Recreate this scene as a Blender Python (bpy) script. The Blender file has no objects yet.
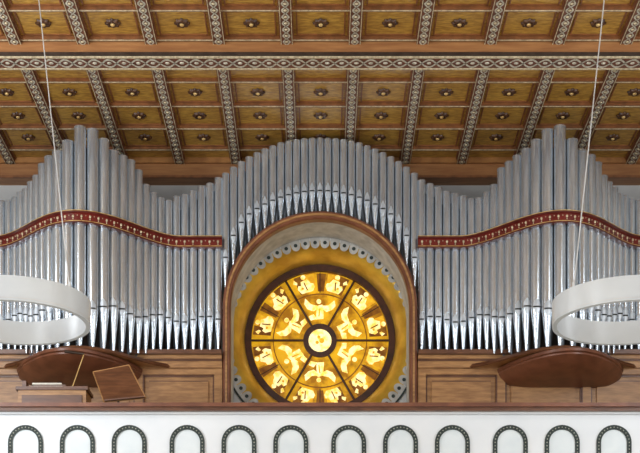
import bpy, math, random
from mathutils import Vector
random.seed(4)
PI=math.pi
F=1400.0; EY=1.6; HZ=750.0
def W(px,py,d): return ((px-320)*d/F, d, EY+(HZ-py)*d/F)
sc=bpy.context.scene
try:
    sc.view_settings.view_transform='Standard'
except Exception: pass

# ---------------- materials ----------------
def mat(name,c1,c2=None,scale=5,rough=0.6,metal=0,stretch=(1,1,1),emit=0,bump=0,detail=4,lo=0.35,hi=0.65):
    m=bpy.data.materials.new(name); m.use_nodes=True
    nt=m.node_tree; b=nt.nodes['Principled BSDF']
    b.inputs['Roughness'].default_value=rough; b.inputs['Metallic'].default_value=metal
    if c2 is None: c2=tuple(c*0.8 for c in c1)
    tc=nt.nodes.new('ShaderNodeTexCoord'); mp=nt.nodes.new('ShaderNodeMapping')
    mp.inputs['Scale'].default_value=stretch
    n=nt.nodes.new('ShaderNodeTexNoise'); n.inputs['Scale'].default_value=scale; n.inputs['Detail'].default_value=detail
    r=nt.nodes.new('ShaderNodeValToRGB')
    r.color_ramp.elements[0].position=lo; r.color_ramp.elements[1].position=hi
    r.color_ramp.elements[0].color=(*c2,1); r.color_ramp.elements[1].color=(*c1,1)
    L=nt.links.new
    L(tc.outputs['Object'],mp.inputs['Vector']); L(mp.outputs[0],n.inputs['Vector']); L(n.outputs['Fac'],r.inputs[0])
    L(r.outputs[0],b.inputs['Base Color'])
    if emit:
        L(r.outputs[0],b.inputs['Emission Color']); b.inputs['Emission Strength'].default_value=emit
    if bump:
        bp=nt.nodes.new('ShaderNodeBump'); bp.inputs['Strength'].default_value=bump; bp.inputs['Distance'].default_value=0.02
        L(n.outputs['Fac'],bp.inputs['Height']); L(bp.outputs[0],b.inputs['Normal'])
    return m
M={}
M['ceil']=mat('ceiling_wood',(0.60,0.34,0.06),(0.33,0.155,0.025),3,0.42,stretch=(3,12,1))
M['ceil2']=mat('ceiling_moulding',(0.42,0.19,0.055),(0.27,0.11,0.03),5,0.5)
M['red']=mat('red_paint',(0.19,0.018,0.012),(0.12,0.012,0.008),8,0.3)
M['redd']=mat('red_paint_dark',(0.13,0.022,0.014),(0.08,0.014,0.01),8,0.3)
M['line']=mat('coffer_line',(0.30,0.11,0.035),(0.18,0.065,0.02),8,0.5)
M['rib']=mat('rib_wood',(0.20,0.065,0.03),(0.12,0.04,0.018),8,0.6)
M['cream']=mat('cream_ornament',(0.74,0.62,0.40),(0.40,0.31,0.19),25,0.6)
M['grey']=mat('grey_ornament',(0.70,0.65,0.52),(0.38,0.33,0.24),25,0.6)
M['dark']=mat('dark_wood',(0.05,0.03,0.02),(0.03,0.016,0.01),8,0.5)
M['ros']=mat('rosette_gilt',(0.12,0.05,0.018),(0.045,0.018,0.01),18,0.4)
M['gilt']=mat('gilt',(0.85,0.60,0.25),(0.5,0.28,0.08),12,0.35,0.3)
M['beam']=mat('beam_wood',(0.42,0.19,0.065),(0.30,0.12,0.04),2,0.5,stretch=(1,8,8))
M['wall']=mat('wall_plaster',(0.62,0.62,0.60),(0.56,0.56,0.54),2,0.9)
M['white']=mat('parapet_plaster',(0.80,0.82,0.84),(0.74,0.77,0.80),1.5,0.8)
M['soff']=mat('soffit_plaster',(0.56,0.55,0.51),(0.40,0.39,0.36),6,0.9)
M['pipe']=mat('pipe_tin',(0.80,0.86,0.92),(0.62,0.68,0.74),3,0.2,0.8,stretch=(6,6,0.6))
M['pipeb']=mat('pipe_back_shade',(0.13,0.145,0.165),(0.08,0.09,0.10),3,0.4,0.5,stretch=(6,6,0.6))  # dark copy of the tin; shade between front pipes put into the colour
M['lip']=mat('pipe_lip',(0.66,0.70,0.74),(0.52,0.56,0.60),6,0.4,0.5)
M['black']=mat('mouth_shadow',(0.03,0.03,0.03),None,6,0.9)
M['oak']=mat('oak',(0.46,0.235,0.085),(0.30,0.14,0.048),4,0.4,stretch=(1,1,6))
M['oakd']=mat('oak_dark',(0.17,0.068,0.03),(0.10,0.038,0.018),4,0.35,stretch=(1,1,6))
M['archw']=mat('arch_wood',(0.22,0.08,0.04),(0.14,0.048,0.024),4,0.35)
M['gold']=mat('gold_reveal',(0.72,0.46,0.06),(0.48,0.27,0.03),3,0.35,0.3)
M['glass']=mat('amber_glass',(0.68,0.36,0.008),(0.30,0.12,0.003),5,0.3,emit=0.70,detail=8,lo=0.38,hi=0.62)  # the four glass materials glow, standing in for daylight from behind
M['pale']=mat('pale_glass',(1.0,0.86,0.42),(0.92,0.60,0.10),10,0.3,emit=0.85,lo=0.38,hi=0.56)
M['yel']=mat('yellow_glass',(0.85,0.46,0.02),(0.5,0.22,0.008),9,0.3,emit=0.7)
M['brn']=mat('brown_glass',(0.26,0.10,0.008),(0.13,0.04,0.004),9,0.3,emit=0.5)
M['lead']=mat('window_bars',(0.075,0.022,0.008),(0.04,0.012,0.004),8,0.5)
M['lamp']=mat('lamp_white_metal',(0.58,0.61,0.64),(0.52,0.55,0.58),2,0.35)
M['wire']=mat('steel_wire',(0.65,0.65,0.65),None,2,0.4,0.3)
M['green']=mat('green_ornament',(0.035,0.05,0.045),(0.02,0.028,0.025),20,0.7)
M['bead']=mat('bead_ornament',(0.40,0.40,0.34),(0.22,0.22,0.18),20,0.7)
M['floor']=mat('stone_floor',(0.42,0.40,0.38),(0.34,0.32,0.30),3,0.6)
M['paper']=mat('paper',(0.75,0.72,0.62),(0.6,0.57,0.5),20,0.8)
M['panel']=mat('niche_plaster',(0.76,0.81,0.83),(0.69,0.75,0.78),3,0.85)

# ---------------- mesh builder ----------------
class MB:
    def __init__(s): s.v=[];s.f=[];s.m=[];s.sm=[];s.mats=[]
    def mi(s,k):
        if k not in s.mats: s.mats.append(k)
        return s.mats.index(k)
    def face(s,pts,k,smooth=False):
        n=len(s.v); s.v+= [tuple(p) for p in pts]; s.f.append(tuple(range(n,n+len(pts)))); s.m.append(s.mi(k)); s.sm.append(smooth)
    def grid(s,rows,k,closed=False,smooth=True):
        n=len(s.v); w=len(rows[0])
        for r in rows: s.v+=[tuple(p) for p in r]
        for i in range(len(rows)-1):
            for j in range(w if closed else w-1):
                a=n+i*w+j; b=n+i*w+(j+1)%w
                s.f.append((a,b,b+w,a+w)); s.m.append(s.mi(k)); s.sm.append(smooth)
    def box(s,x0,x1,y0,y1,z0,z1,k):
        s.hull8([(x0,y0,z0),(x1,y0,z0),(x1,y1,z0),(x0,y1,z0),(x0,y0,z1),(x1,y0,z1),(x1,y1,z1),(x0,y1,z1)],k)
    def hull8(s,p,k):
        n=len(s.v); s.v+=[tuple(q) for q in p]
        for f in ((0,3,2,1),(4,5,6,7),(0,1,5,4),(1,2,6,5),(2,3,7,6),(3,0,4,7)):
            s.f.append(tuple(n+i for i in f)); s.m.append(s.mi(k)); s.sm.append(False)
    def tube(s,a,b,r0,k,r1=None,seg=8):
        if r1 is None:r1=r0
        a=Vector(a);b=Vector(b);d=(b-a).normalized()
        u=d.orthogonal().normalized();w=d.cross(u)
        R=[]
        for c,r in((a,r0),(b,r1)):
            R.append([c+u*r*math.cos(2*PI*i/seg)+w*r*math.sin(2*PI*i/seg) for i in range(seg)])
        s.grid(R,k,True)
        s.face(R[0][::-1],k); s.face(R[1],k)
    def ball(s,c,r,k,seg=8,rx=1,ry=1,rz=1):
        rows=[]
        for i in range(6):
            t=PI*i/5
            rows.append([(c[0]+rx*r*max(math.sin(t),0.01)*math.cos(2*PI*j/seg),c[1]+ry*r*max(math.sin(t),0.01)*math.sin(2*PI*j/seg),c[2]+rz*r*math.cos(t)) for j in range(seg)])
        s.grid(rows,k,True)
    def done(s,name,parent=None):
        me=bpy.data.meshes.new(name); me.from_pydata(s.v,[],s.f)
        for k in s.mats: me.materials.append(M[k])
        me.polygons.foreach_set('material_index',s.m); me.polygons.foreach_set('use_smooth',s.sm)
        me.update()
        o=bpy.data.objects.new(name,me); sc.collection.objects.link(o)
        if parent: o.parent=parent
        return o
def empty(name):
    o=bpy.data.objects.new(name,None); sc.collection.objects.link(o); return o

KS=10.2/9.75
CZ=EY+10.2   # ceiling height
YW=24.45
# ---------------- room shell ----------------
b=MB(); b.box(-7.3,7.3,-3,YW+.2,-0.2,0,'floor'); b.done('floor')
b=MB(); b.box(-7.5,-7.3,-3,YW+.2,0,CZ,'wall'); b.done('wall_left')
b=MB(); b.box(7.3,7.5,-3,YW+.2,0,CZ,'wall'); b.done('wall_right')
b=MB(); b.box(-7.3,7.3,YW,YW+.2,0,CZ,'wall'); b.done('wall_back')
WC=EY+7.10; RO=1.63; WO=WC-0.11; yb=23.7

# ---------------- ceiling ----------------
b=MB(); b.box(-7.5,7.5,-3,YW+.2,CZ,CZ+0.2,'ceil'); ceiling=b.done('ceiling')
SP=0.929*KS
b=MB(); g=MB()
def guil_y(g,x,y0,y1,z,amp,per,w,k):
    n=int((y1-y0)/per*10)
    for sgn in(1,-1):
        for i in range(n):
            ya=y0+(y1-y0)*i/n; yc=y0+(y1-y0)*(i+1)/n
            xa=x+sgn*amp*math.sin(2*PI*ya/per); xc=x+sgn*amp*math.sin(2*PI*yc/per)
            g.face([(xa-w,ya,z),(xa+w,ya,z),(xc+w,yc,z),(xc-w,yc,z)],k)
def guil_x(g,y,x0,x1,z,amp,per,w,k):
    n=int((x1-x0)/per*12)
    for sgn in(1,-1):
        for i in range(n):
            xa=x0+(x1-x0)*i/n; xc=x0+(x1-x0)*(i+1)/n
            ya=sgn*amp*math.sin(2*PI*xa/per); yc=sgn*amp*math.sin(2*PI*xc/per)
            g.face([(xa,y+ya-w,z),(xc,y+yc-w,z),(xc,y+yc+w,z),(xa,y+ya+w,z)],k)
BY0,BY1=19.17*KS,19.52*KS
YE=YW-0.3
segs=[(12.0,BY0),(BY1,YE)]
for i in range(-8,8):
    x=(i+0.5)*SP+0.01
    if abs(x)>7.2: continue
    for (ya,yc) in segs:
        b.box(x-0.085,x+0.085,ya,yc,CZ-0.09,CZ-0.001,'rib')
        b.box(x-0.105,x-0.085,ya,yc,CZ-0.04,CZ-0.001,'line')
        b.box(x+0.085,x+0.105,ya,yc,CZ-0.04,CZ-0.001,'line')
        b.box(x-0.083,x-0.073,ya,yc,CZ-0.097,CZ-0.089,'cream')
        b.box(x+0.073,x+0.083,ya,yc,CZ-0.097,CZ-0.089,'cream')
        guil_y(g,x,ya,yc,CZ-0.098,0.045,0.34,0.013,'grey')
        n=int((yc-ya)/0.17)
        for q in range(n):
            yy=(math.floor(ya/0.17)+1+q)*0.17+0.085
            if yy<yc-0.03: g.ball((x,yy,CZ-0.098),0.027,'cream',6,rz=0.5)
b.done('ceiling_rib',ceiling); g.done('rib_guilloche',ceiling)
b=MB(); r=MB(); RS=0.765*KS
rows=[(20.72+0.765*k)*KS for k in range(0,4)]+[(18.75-0.765*k)*KS for k in range(0,8)]
bat=[(20.72+0.765*(k+0.5))*KS for k in range(-1,4)]+[(18.75-0.765*(k-0.5))*KS for k in range(0,8)]
def rosette(r,x,y,z,R):
    n=32; rr=[]
    for (fr,dz,amp) in ((1.0,0.0,0.18),(0.92,-0.03,0.16),(0.6,-0.045,0.08),(0.4,-0.02,0.0)):
        rr.append([(x+R*fr*(1+amp*math.cos(8*2*PI*j/n))*math.cos(2*PI*j/n),y+R*fr*(1+amp*math.cos(8*2*PI*j/n))*math.sin(2*PI*j/n),z+dz) for j in range(n)])
    r.grid(rr,'ros',True)
    r.ball((x,y,z-0.03),R*0.36,'gilt',8,rz=0.8)
for y in bat:
    if y>YE: continue
    b.box(-7.3,7.3,y-0.04,y+0.04,CZ-0.05,CZ-0.001,'line')
    b.box(-7.3,7.3,y-0.010,y+0.010,CZ-0.058,CZ-0.049,'cream')
for i in range(-7,8):
    xc=i*SP+0.01
    for y in rows:
        hx,hy=SP/2-0.15,RS/2-0.075
        if y+hy>YE or abs(xc)+hx>7.3: continue
        rosette(r,xc,y,CZ-0.005,0.10)
        t=0.010
        b.box(xc-hx,xc+hx,y-hy-t,y-hy+t,CZ-0.02,CZ-0.001,'line')
        b.box(xc-hx,xc+hx,y+hy-t,y+hy+t,CZ-0.02,CZ-0.001,'line')
        b.box(xc-hx-t,xc-hx+t,y-hy,y+hy,CZ-0.02,CZ-0.001,'line')
        b.box(xc+hx-t,xc+hx+t,y-hy,y+hy,CZ-0.02,CZ-0.001,'line')
b.done('ceiling_battens',ceiling); r.done('ceiling_rosettes',ceiling)
b=MB(); BZ=EY+9.50*KS
b.box(-7.3,7.3,BY0,BY1,BZ,CZ,'beam')
b.box(-7.3,7.3,BY0-0.03,BY0,BZ,BZ+0.045,'dark')
b.box(-7.3,7.3,BY0-0.05,BY0,CZ-0.05,CZ,'ceil2')
b.box(-7.3,7.3,BY0,BY0+0.03,BZ-0.02,BZ,'cream')
b.box(-7.3,7.3,BY1-0.03,BY1,BZ-0.02,BZ,'cream')
b.box(-7.3,7.3,BY0+0.03,BY1-0.03,BZ-0.008,BZ+0.001,'rib')
guil_x(b,(BY0+BY1)/2,-7.3,7.3,BZ-0.015,0.11,0.42,0.026,'grey')
for i in range(-34,35):
    b.ball((i*0.21+0.105,(BY0+BY1)/2,BZ-0.01),0.035,'grey',8,rz=0.4)
b.done('ceiling_beam',ceiling)
b=MB()
b.box(-7.3,7.3,YE,YW,CZ-0.34,CZ,'beam')
b.box(-7.3,7.3,YE-.06,YE,CZ-0.09,CZ,'ceil2')
b.box(-7.3,7.3,YE-.04,YE,CZ-0.34,CZ-0.30,'line')
b.done('trim_1')

# ---------------- rose window ----------------
rw=empty('rose_window')
yg=24.3; RG=1.23
def circle(R,y,n=96,c=None):
    c=WC if c is None else c
    return [(R*math.cos(2*PI*i/n),y,c+R*math.sin(2*PI*i/n)) for i in range(n)]
b=MB(); N=96; S=1.80
circ=[];sq=[]
for i in range(N):
    t=2*PI*i/N; c,s_=math.cos(t),math.sin(t); k=S/max(abs(c),abs(s_))
    circ.append((RO*c,yb,WO+RO*s_)); sq.append((k*c,yb,WO+k*s_))
b.grid([sq,circ],'wall',True,False)
b.box(-S,S,yb,YW,EY+3.9,WO-S,'wall')
b.face([(-S,yb,WO-S),(-S,YW,WO-S),(-S,YW,WO+S),(-S,yb,WO+S)],'wall')
b.face([(S,yb,WO-S),(S,YW,WO-S),(S,YW,WO+S),(S,yb,WO+S)],'wall')
b.face([(-S,yb,WO+S),(S,yb,WO+S),(S,YW,WO+S),(-S,YW,WO+S)],'wall')
b.done('window_surround',rw)
b=MB()
rv=[]
for i in range(9):
    t=i/8; q=math.sin(t*PI/2)
    rv.append(circle(RO+(1.30-RO)*q,yb+(yg-yb)*(1-math.cos(t*PI/2)),c=WO+(WC-WO)*q))
b.grid(rv,'gold',True)
b.grid([circle(1.32,yg-0.02),circle(1.30,yg-0.09),circle(1.19,yg-0.09),circle(1.19,yg)],'lead',True,False)
b.done('gold_reveal',rw)
b=MB()
b.face(circle(1.25,yg),'glass')
def pol(a,pts,k,y):
    o=[]; ca,sa=math.cos(a),math.sin(a)
    for (rr,t) in pts: o.append((rr*ca-t*sa,y,WC+rr*sa+t*ca))
    b.face(o,k)
def disc(a,rr,t,R,k,y,n=12):
    pol(a,[(rr+R*math.cos(2*PI*i/n),t+R*math.sin(2*PI*i/n)) for i in range(n)],k,y)
yf=yg-0.012
for s in range(6):
    a=PI/6+s*PI/3
    for q in range(5):
        t0=-0.44+q*0.18+random.uniform(-.02,.02)
        P=[]
        for u_ in (0,0.07,0.14): P.append((1.17*math.cos(t0+u_),1.17*math.sin(t0+u_)))
        for u_ in (0.13,0.07,0.01): P.append((0.86*math.cos(t0+u_),0.86*math.sin(t0+u_)))
        pol(a,P,'brn' if q%2==0 else 'yel',yg-0.004)
    m=1 if s%2 else -1
    pol(a,[(0.38,-0.06),(0.37,0.07),(0.50,0.06),(0.60,0.06),(0.63,-0.04),(0.50,-0.06)],'pale',yf)
    disc(a,0.68,0.02*m,0.042,'pale',yf)
    pol(a,[(0.55,0.04),(0.61,0.05),(0.63,0.15),(0.73,0.26),(0.63,0.27),(0.55,0.22),(0.51,0.12)],'pale',yf)
    pol(a,[(0.55,-0.04),(0.61,-0.03),(0.61,-0.14),(0.70,-0.25),(0.60,-0.27),(0.53,-0.2),(0.50,-0.11)],'pale',yf)
    pol(a,[(0.38,0.05*m),(0.46,0.11*m),(0.42,0.20*m),(0.35,0.16*m)],'pale',yf)
    pol(a,[(0.42,0.03*m),(0.42,0.01*m),(0.56,-0.01*m),(0.56,0.015*m)],'yel',yf-0.004)
    pol(a,[(0.83,-0.008),(0.83,0.008),(1.18,0.008),(1.18,-0.008)],'lead',yf-0.004)
    for tt in (-0.26,0.25):
        aa=a+tt+random.uniform(-.02,.02); v=random.uniform(-.015,.015); f=1 if tt>0 else -1
        pol(aa,[(0.87,-0.11*f),(0.86,0.09*f),(0.95,0.14*f),(1.01,0.12*f),(1.00,0.07*f),(1.07,0.06*f),(1.09,-0.06*f),(1.01,-0.10*f),(0.99,-0.15*f),(0.93,-0.16*f)],'pale',yf)
        disc(aa,1.125+v,0.0,0.042,'pale',yf)
        pol(aa,[(1.03,0.13*f),(1.07,0.12*f),(1.12,0.17*f),(1.06,0.20*f)],'pale',yf)
        pol(aa,[(0.90,-0.03),(0.90,-0.01),(1.04,0.02),(1.05,0.0)],'brn',yf-0.004)
        pol(aa,[(0.93,0.03*f),(0.93,0.07*f),(0.96,0.08*f),(0.97,0.04*f)],'yel',yf-0.004)
disc(0,0,0,0.20,'pale',yf,32)
disc(0,0.03,0,0.045,'yel',yf-0.008,16); disc(0,-0.05,-0.03,0.03,'yel',yf-0.008,16); disc(0,-0.02,0.06,0.03,'yel',yf-0.008,16)
b.done('stained_glass',rw)
b=MB()
for s in range(6):
    a=s*PI/3
    b.tube((0.27*math.cos(a),yg-0.03,WC+0.27*math.sin(a)),(1.22*math.cos(a),yg-0.03,WC+1.22*math.sin(a)),0.020,'lead')
def ring(b,R,w,y,k,d=0.04):
    b.grid([circle(R-w,yg),circle(R-w,y-d),circle(R+w,y-d),circle(R+w,yg)],k,True,False)
ring(b,0.245,0.045,yg,'lead')
ring(b,0.81,0.008,yg,'brn',0.02)
b.done('window_bars',rw)
b=MB(); n=60
for i in range(n):
    a=2*PI*(i+.5)/n; R=RO
    ca,sa=math.cos(a),math.sin(a)
    def P(rr,t,y): return (rr*ca-t*sa,y,WO+rr*sa+t*ca)
    h=PI*R/n*0.92
    b.face([P(R+0.06,-h,yb-.012)]+[P(R-0.03-0.10*math.sin(PI*j/8),-h*math.cos(PI*j/8),yb-.012) for j in range(9)]+[P(R+0.06,h,yb-.012)],'soff')
    b.face([P(R-0.035+0.032*math.cos(2*PI*j/10),0.032*math.sin(2*PI*j/10),yb-.018) for j in range(10)],'green')
b.grid([circle(RO+0.055,yb-.012,c=WO),circle(RO+0.055,yb-.025,c=WO),circle(RO+0.085,yb-.025,c=WO),circle(RO+0.085,yb,c=WO)],'green',True,False)
b.done('scalloped_border',rw)

# ---------------- organ ----------------
organ=empty('pipe_organ')
def bulge(a):
    a=abs(a); t=(a-3.80)/1.52
    return 1.1*math.cos(PI/2*t)**2 if abs(t)<1 else 0.0
TOPS=[(0,139),(20,140),(40,144),(60,152),(75,160),(92,172),(100,179),(110,184),(120,188),(130,193),(140,197),(150,200),(155,201),(160,199),(168,192),(175,184),(180,172),(188,163),(200,156),(212,146),(222,135),(232,126),(240,128),(246,134),(255,145),(262,152),(270,157),(276,163),(283,176),(290,186),(300,195),(310,200),(320,202),(345,208),(420,215)]
def top(u):
    u=abs(u)
    for (a,ya),(c,yc) in zip(TOPS,TOPS[1:]):
        if a<=u<=c: return ya+(yc-ya)*(u-a)/(c-a)
    return 210
def pipe(b,x,y,z0,zm,zt,r,k='pipe',seg=20,mouth=True):
    def ringp(R,z): return [(x+R*math.sin(2*PI*j/seg),y-R*math.cos(2*PI*j/seg),z) for j in range(seg)]
    rf=max(0.012,r*0.22)
    b.grid([ringp(rf,z0),ringp(r*0.97,zm-0.01)],k,True)
    b.grid([ringp(r,zm-0.01),ringp(r,zt)],k,True)
    b.grid([ringp(r*1.04,zt-0.03),ringp(r*1.04,zt),ringp(r*0.8,zt),ringp(r*0.8,zt-0.1)],k,True,False)
    if mouth:
        def arc(R,z,h,n=6): return [(x+R*math.sin(h*(2*j/n-1)),y-R*math.cos(h*(2*j/n-1)),z) for j in range(n+1)]
        b.grid([arc(r*1.03,zm-0.002,0.65),arc(r*1.03,zm+0.022,0.65)],'black')
        b.grid([arc(r*1.05,zm+0.022,0.65),arc(r*1.05,zm+0.07,0.62),arc(r*1.03,zm+0.14,0.12)],'lip')
        b.grid([arc(r*1.05,zm-0.002,0.65),arc(r*1.05,zm-0.04,0.55),arc(r*0.88,zm-0.11,0.12)],'lip')
AC=EY+7.21
ARo,ARi=1.59,1.46
def stations():
    a=1.67; out=[]
    while a<6.6:
        bb=bulge(a); ds=0.137+0.065*bb/1.1
        db=(bulge(a+.01)-bulge(a-.01))/.02
        da=ds/math.sqrt(1+db*db); out.append((a,ds)); a+=da*0.5+0.5*ds/math.sqrt(1+((bulge(a+da+.01)-bulge(a+da-.01))/.02)**2)
    return out
ST=stations()
LED=6.50
for side,name in((-1,'pipes_left'),(1,'pipes_right')):
    b=MB()
    for i,(a,ds) in enumerate(ST):
        bb=bulge(a); d=23.0-bb; u=a*F/d; t=bb/1.1
        zt=EY+(HZ-top(u)+random.uniform(-1.2,1.2))*d/F
        z0=EY+LED-0.25*t; zm=z0+0.55+0.12*t+0.05*math.sin(i*1.1)
        r=ds*0.455
        pipe(b,side*a,d,z0,zm,zt,r)
        a2=a+ds*0.5/math.sqrt(1+1)
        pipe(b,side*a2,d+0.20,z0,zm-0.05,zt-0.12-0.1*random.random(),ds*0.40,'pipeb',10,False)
    b.done(name,organ)
b=MB(); n=25; w=1.55
for i in range(n):
    x=-w+2*w*i/(n-1)
    d=23.0; zb=AC+math.sqrt(max(ARo**2-x*x,0.0)); zb=max(zb,AC+0.25)
    zm=AC+math.sqrt(max(1.95**2-x*x,0.0)); zm=min(zm,zb+0.5); zm=max(zm,zb+0.25)
    zt=EY+(HZ-top(x*F/d))*d/F
    pipe(b,x,d,zb,zm,zt,0.059)
    if i<n-1:
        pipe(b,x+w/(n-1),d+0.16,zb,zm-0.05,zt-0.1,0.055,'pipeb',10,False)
b.done('pipes_center',organ)
b=MB(); GF=EY+3.9
def archpath(R,y,n=48):
    return [(-R,y,GF)]+[(-R*math.cos(PI*i/n),y,AC+R*math.sin(PI*i/n)) for i in range(n+1)]+[(R,y,GF)]
b.grid([archpath(ARo,23.08),archpath(ARo,22.86),archpath(ARo-0.02,22.84),archpath(ARi+0.02,22.84),archpath(ARi,22.87),archpath(ARi,23.0)],'archw',False,False)
b.grid([archpath(ARi+.05,22.84),archpath(ARi+.055,22.82),archpath(ARi+.085,22.82),archpath(ARi+.09,22.84)],'oak',False,False)
b.grid([archpath(ARi,23.0),archpath(ARi,23.67)],'soff')
b.grid([archpath(ARo,23.08),archpath(ARo,23.67)],'soff')
b.done('arch_surround',organ)
def planrow(off,z,a0,a1,side,n=90):
    o=[]
    for i in range(n+1):
        a=a0+(a1-a0)*i/n
        db=(bulge(a+.01)-bulge(a-.01))/.02; L=math.sqrt(1+db*db)
        o.append((side*(a-db/L*off),23.0-bulge(a)-off/L,z))
    return o
HB=EY+8.30
for side,name in((-1,'red_moulding_left'),(1,'red_moulding_right')):
    b=MB(); a0,a1=1.60,6.7
    prof=[(0.05,-0.095),(0.14,-0.095),(0.14,-0.065),(0.12,-0.06),(0.12,0.05),(0.15,0.06),(0.17,0.09),(0.05,0.09)]
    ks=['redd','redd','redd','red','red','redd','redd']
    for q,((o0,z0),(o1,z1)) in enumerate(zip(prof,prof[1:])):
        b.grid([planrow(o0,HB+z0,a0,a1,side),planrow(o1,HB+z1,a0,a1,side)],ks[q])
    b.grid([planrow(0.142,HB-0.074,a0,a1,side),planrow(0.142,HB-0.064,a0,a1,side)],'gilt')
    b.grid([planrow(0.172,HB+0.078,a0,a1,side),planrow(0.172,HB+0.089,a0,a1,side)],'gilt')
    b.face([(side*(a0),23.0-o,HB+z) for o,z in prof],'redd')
    row=planrow(0.125,HB-0.005,a0,a1,side,900)
    acc=0;last=row[0];alt=0
    for p in row[1:]:
        acc+=math.dist(p,last); last=p
        if acc>0.065:
            acc=0; alt^=1
            if alt:
                b.ball((p[0],p[1],p[2]+.012),0.020,'cream',6,ry=0.5,rz=1.2)
                b.ball((p[0],p[1],p[2]-0.03),0.011,'cream',5)
            else: b.ball((p[0],p[1],p[2]+.025),0.009,'cream',5)
    b.done(name,organ)
for side,name in((-1,'organ_case_left'),(1,'organ_case_right')):
    b=MB()
    def bx(a0,a1,y0,y1,z0,z1,k):
        x0,x1=sorted((side*a0,side*a1)); b.box(x0,x1,y0,y1,EY+z0,EY+z1,k)
    bx(1.60,7.25,22.95,23.65,3.9,6.42,'oak')
    bx(1.60,7.25,22.70,23.65,6.43,6.50,'oakd')
    b.grid([planrow(-0.1,EY+6.36,2.3,5.32,side),planrow(0.10,EY+6.30,2.3,5.32,side),planrow(0.12,EY+6.25,2.3,5.32,side)],'oakd')
    b.grid([planrow(0.10,EY+6.235,2.3,5.32,side),planrow(0.12,EY+6.25,2.3,5.32,side)],'oakd')
    b.grid([planrow(0.10,EY+6.25,2.3,5.32,side),[(p[0],22.97,EY+6.25) for p in planrow(0.1,0,2.3,5.32,side)]],'oak')
    bx(1.60,7.25,22.78,22.95,6.37,6.43,'oak')
    bx(1.60,7.25,22.84,22.95,6.24,6.37,'oak')
    bx(1.60,7.25,22.81,22.95,6.345,6.37,'oakd')
    for a in (1.60,2.90,4.3,5.6,6.9):
        bx(a,a+0.13,22.89,22.95,3.9,6.24,'oak')
        if a>1.6: bx(a-.02,a,22.90,22.95,3.9,6.24,'oakd')
    for a in (1.73,3.03,4.43,5.73):
        a2=a+1.17 if a<2 else a+1.25
        bx(a,a2,22.89,22.95,6.14,6.24,'oak'); bx(a,a2,22.92,22.95,5.2,5.3,'oak')
        bx(a+0.02,a2-0.02,22.93,22.95,6.11,6.14,'oakd')
        bx(a+0.10,a2-0.10,22.915,22.95,5.38,6.03,'oak')
        bx(a+0.10,a2-0.10,22.91,22.95,6.03,6.045,'oakd')
        bx(a,a+.025,22.93,22.95,5.3,6.12,'oakd')
        bx(a2-.025,a2,22.93,22.95,5.3,6.12,'oakd')
    bx(1.85,7.25,23.5,23.6,6.5,8.0,'dark')  # added dark sheet, paints the gaps between pipes as shade
    def row(s_,z):
        o=[]
        for i in range(61):
            t=-1+2*i/60
            o.append((side*(3.93+t*1.03*(0.6+0.4*s_)),22.95-(1.27*max(math.cos(PI/2*t),0)**0.75)*s_,EY+z))
        return o
    b.grid([row(0.0,6.24),row(1.0,6.24),row(1.03,6.22),row(1.03,6.18),row(0.99,6.165),row(0.99,6.14)],'archw',False,False)
    b.grid([row(0.99,6.14),row(0.92,6.09),row(0.75,6.02),row(0.45,5.96),row(0.0,5.93)],'archw')
    b.done(name,organ)

# ---------------- gallery ----------------
b=MB(); b.box(-7.3,7.3,20.2,YW,GF-0.25,GF,'oak'); b.done('gallery_floor')
par=empty('gallery_parapet')
b=MB(); Pd=20.0
b.box(-7.3,7.3,Pd,Pd+0.2,EY+3.1,EY+4.86,'white')
b.box(-7.3,7.3,Pd-0.05,Pd,EY+4.79,EY+4.82,'white')
b.done('parapet_wall',par)
b=MB()
b.box(-7.3,7.3,Pd-0.16,Pd+0.30,EY+4.87,EY+4.925,'archw')
b.box(-7.3,7.3,Pd-0.12,Pd+0.26,EY+4.82,EY+4.87,'oakd')
b.done('hand_rail',par)
b=MB()
xs=[]
for gidx in range(-3,4):
    c=320+gidx*161.5-81
    for k in(-1,0,1): xs.append(c+k*51.8)
for px in xs:
    X=(px-320)*Pd/F
    if abs(X)>6.9: continue
    R=0.25; r0=0.185; zc=EY+4.64-R; zb=EY+3.3
    def ap(rr,y,n=20): return [(X-rr,y,zb)]+[(X-rr*math.cos(PI*i/n),y,zc+rr*math.sin(PI*i/n)) for i in range(n+1)]+[(X+rr,y,zb)]
    b.grid([ap(R,Pd),ap(R,Pd-.02),ap(r0,Pd-.02),ap(r0,Pd)],'green',False,False)
    b.face(ap(r0,Pd-0.004),'panel')
    rm=0.217
    for i in range(15):
        t=PI*(i)/14
        b.ball((X-rm*math.cos(t),Pd-.02,zc+rm*math.sin(t)),0.010,'bead',6,ry=.4)
    for i in range(1,16):
        for sg in(-1,1): b.ball((X+sg*rm,Pd-.02,zc-i*0.048),0.010,'bead',6,ry=.4)
b.done('arch_ornament',par)

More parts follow.
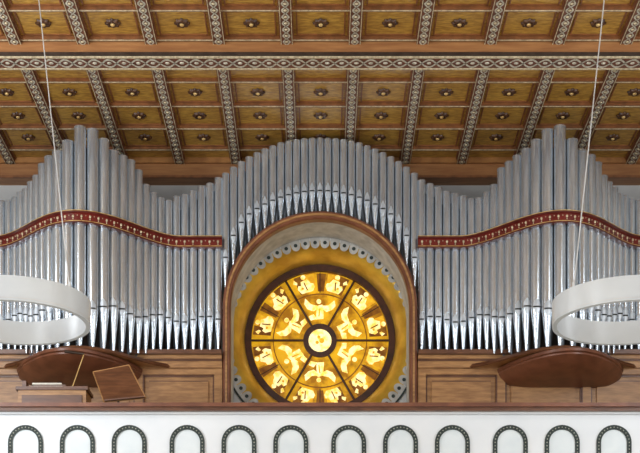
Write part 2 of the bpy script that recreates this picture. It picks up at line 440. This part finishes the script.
# ---------------- ring chandeliers ----------------
for idx,(cx,sg) in enumerate(((15,1),(628,-1))):
    b=MB(); d=14.6; q_=d/14.0; X=(cx-320)*d/F; zc=EY+4.38*q_; R=0.75*q_; ri=0.70*q_; hh=0.118*q_; n=96
    def rg(rr,z): return [(X+rr*math.cos(2*PI*i/n),d+rr*math.sin(2*PI*i/n),z) for i in range(n)]
    b.grid([rg(R,zc+hh),rg(R,zc-hh)],'lamp',True); b.grid([rg(R,zc-hh),rg(ri,zc-hh)],'lamp',True,False)
    b.grid([rg(ri,zc-hh),rg(ri,zc+hh)],'lamp',True); b.grid([rg(ri,zc+hh),rg(R,zc+hh)],'lamp',True,False)
    b.grid([rg(R+.004,zc-hh+.03),rg(R+.004,zc-hh+.022)],'wire',True,False)
    for q in (0,1):
        a=-math.radians(33)+q*PI
        px=X+sg*(R-.015)*math.cos(a); py=d+(R-.015)*math.sin(a)
        b.tube((px,py,zc+hh-.02),(X,d,CZ-0.03),0.0065,'wire',seg=6)
        b.tube((px,py,zc+hh-.03),(px,py,zc+hh+.05),0.014,'wire',seg=8)
    b.tube((X,d,CZ-0.06),(X,d,CZ-0.005),0.06,'lamp',0.09,16)
    b.done('ring_chandelier')

# ---------------- console & music stand ----------------
con=empty('organ_console')
b=MB(); d=21.3
x0=W(18,0,d)[0]; x1=W(86,0,d)[0]; zt=W(0,390,d)[2]
b.box(x0,x1,d,d+0.5,GF,zt,'oak'); b.box(x0-.03,x1+.03,d-.03,d+.52,zt,zt+.05,'oakd')
b.box(x0+.06,x1-.06,d-.02,d,GF+.1,zt-.08,'oakd')
b.box(x0,x0+.06,d+.3,d+.5,zt+.05,zt+.22,'oakd')
b.done('console_body',con)
b=MB()
p=Vector((W(72,385,d+.1)[0],d+.1,zt+.05)); q=Vector(W(84,354,d+.25)); b.tube(p,q,0.009,'gilt'); b.tube(q,q+Vector((-.28,-.1,.01)),0.018,'dark',.025)
b.tube(p,p+Vector((0,0,.03)),0.05,'gilt',.03)
b.done('desk_lamp',con)
b=MB()
xa=W(30,0,d)[0]; xb=W(62,0,d)[0]
b.box(xa,xb,d+.05,d+.28,zt+.052,zt+.075,'paper'); b.box(xa+.05,xb+.04,d+.07,d+.27,zt+.075,zt+.10,'oakd'); b.box(xa+.02,xb-.02,d+.06,d+.27,zt+.10,zt+.125,'paper')
b.done('sheet_music',con)
b=MB(); d=21.0
A=[Vector(W(93,372,d+.25)),Vector(W(129,365,d+.25)),Vector(W(146,398,d-.1)),Vector(W(104,402,d-.1))]
Bk=[p+Vector((0,.012,.008)) for p in A]
b.hull8(A+Bk,'oakd')
for i in range(4): b.tube(A[i],A[(i+1)%4],0.009,'oak')
e0=A[3].lerp(A[2],0.02); e1=A[3].lerp(A[2],0.98); dn=Vector((0,-.07,0.0)); up=Vector((0,0,.02))
b.hull8([e0,e1,e1+dn,e0+dn,e0+up,e1+up,e1+dn+up,e0+dn+up],'oakd')
cx=sum(p[0] for p in A)/4; cz=sum(p[2] for p in A)/4
b.tube((cx,d+.12,cz),(cx,d+.12,GF+.03),0.018,'dark')
for k in range(3):
    t=2*PI*k/3; b.tube((cx,d+.12,GF+.12),(cx+.3*math.cos(t),d+.12+.3*math.sin(t),GF+.01),0.014,'dark')
b.done('music_stand')

# ---------------- lights ----------------
w=bpy.data.worlds.new('World'); sc.world=w; w.use_nodes=True
w.node_tree.nodes['Background'].inputs[0].default_value=(0.84,0.90,1,1)
w.node_tree.nodes['Background'].inputs[1].default_value=0.85
def area(name,loc,target,sx,sy,e,c):
    l=bpy.data.lights.new(name,'AREA'); l.shape='RECTANGLE'; l.size=sx; l.size_y=sy; l.energy=e; l.color=c
    o=bpy.data.objects.new(name,l); sc.collection.objects.link(o); o.location=loc
    o.rotation_euler=(Vector(target)-Vector(loc)).to_track_quat('-Z','Y').to_euler(); return o
for i,yy in enumerate((8.5,16.0)):  # added side lamps for highlights on the pipes; side walls have no windows
    area('side_fill_left',(-7.1,yy,8.6),(0,22.5,9.3),0.9,5.5,(420,400)[i],(0.90,0.95,1))
    area('side_fill_right',(7.1,yy,8.6),(0,22.5,9.3),0.9,5.5,(230,190)[i],(0.90,0.95,1))
area('ceiling_fill',(0,8,2.5),(0,19,11.3),6,3,430,(1,0.92,0.78))  # added fill below the view, aimed up to brighten the ceiling
# ---------------- camera ----------------
cam=bpy.data.cameras.new('camera'); co=bpy.data.objects.new('camera',cam); sc.collection.objects.link(co)
co.location=(0,0,EY); co.rotation_euler=(PI/2,0,0)
cam.sensor_width=36; cam.lens=36*F/640; cam.shift_y=(HZ-226.5)/640; cam.clip_end=200
sc.camera=co
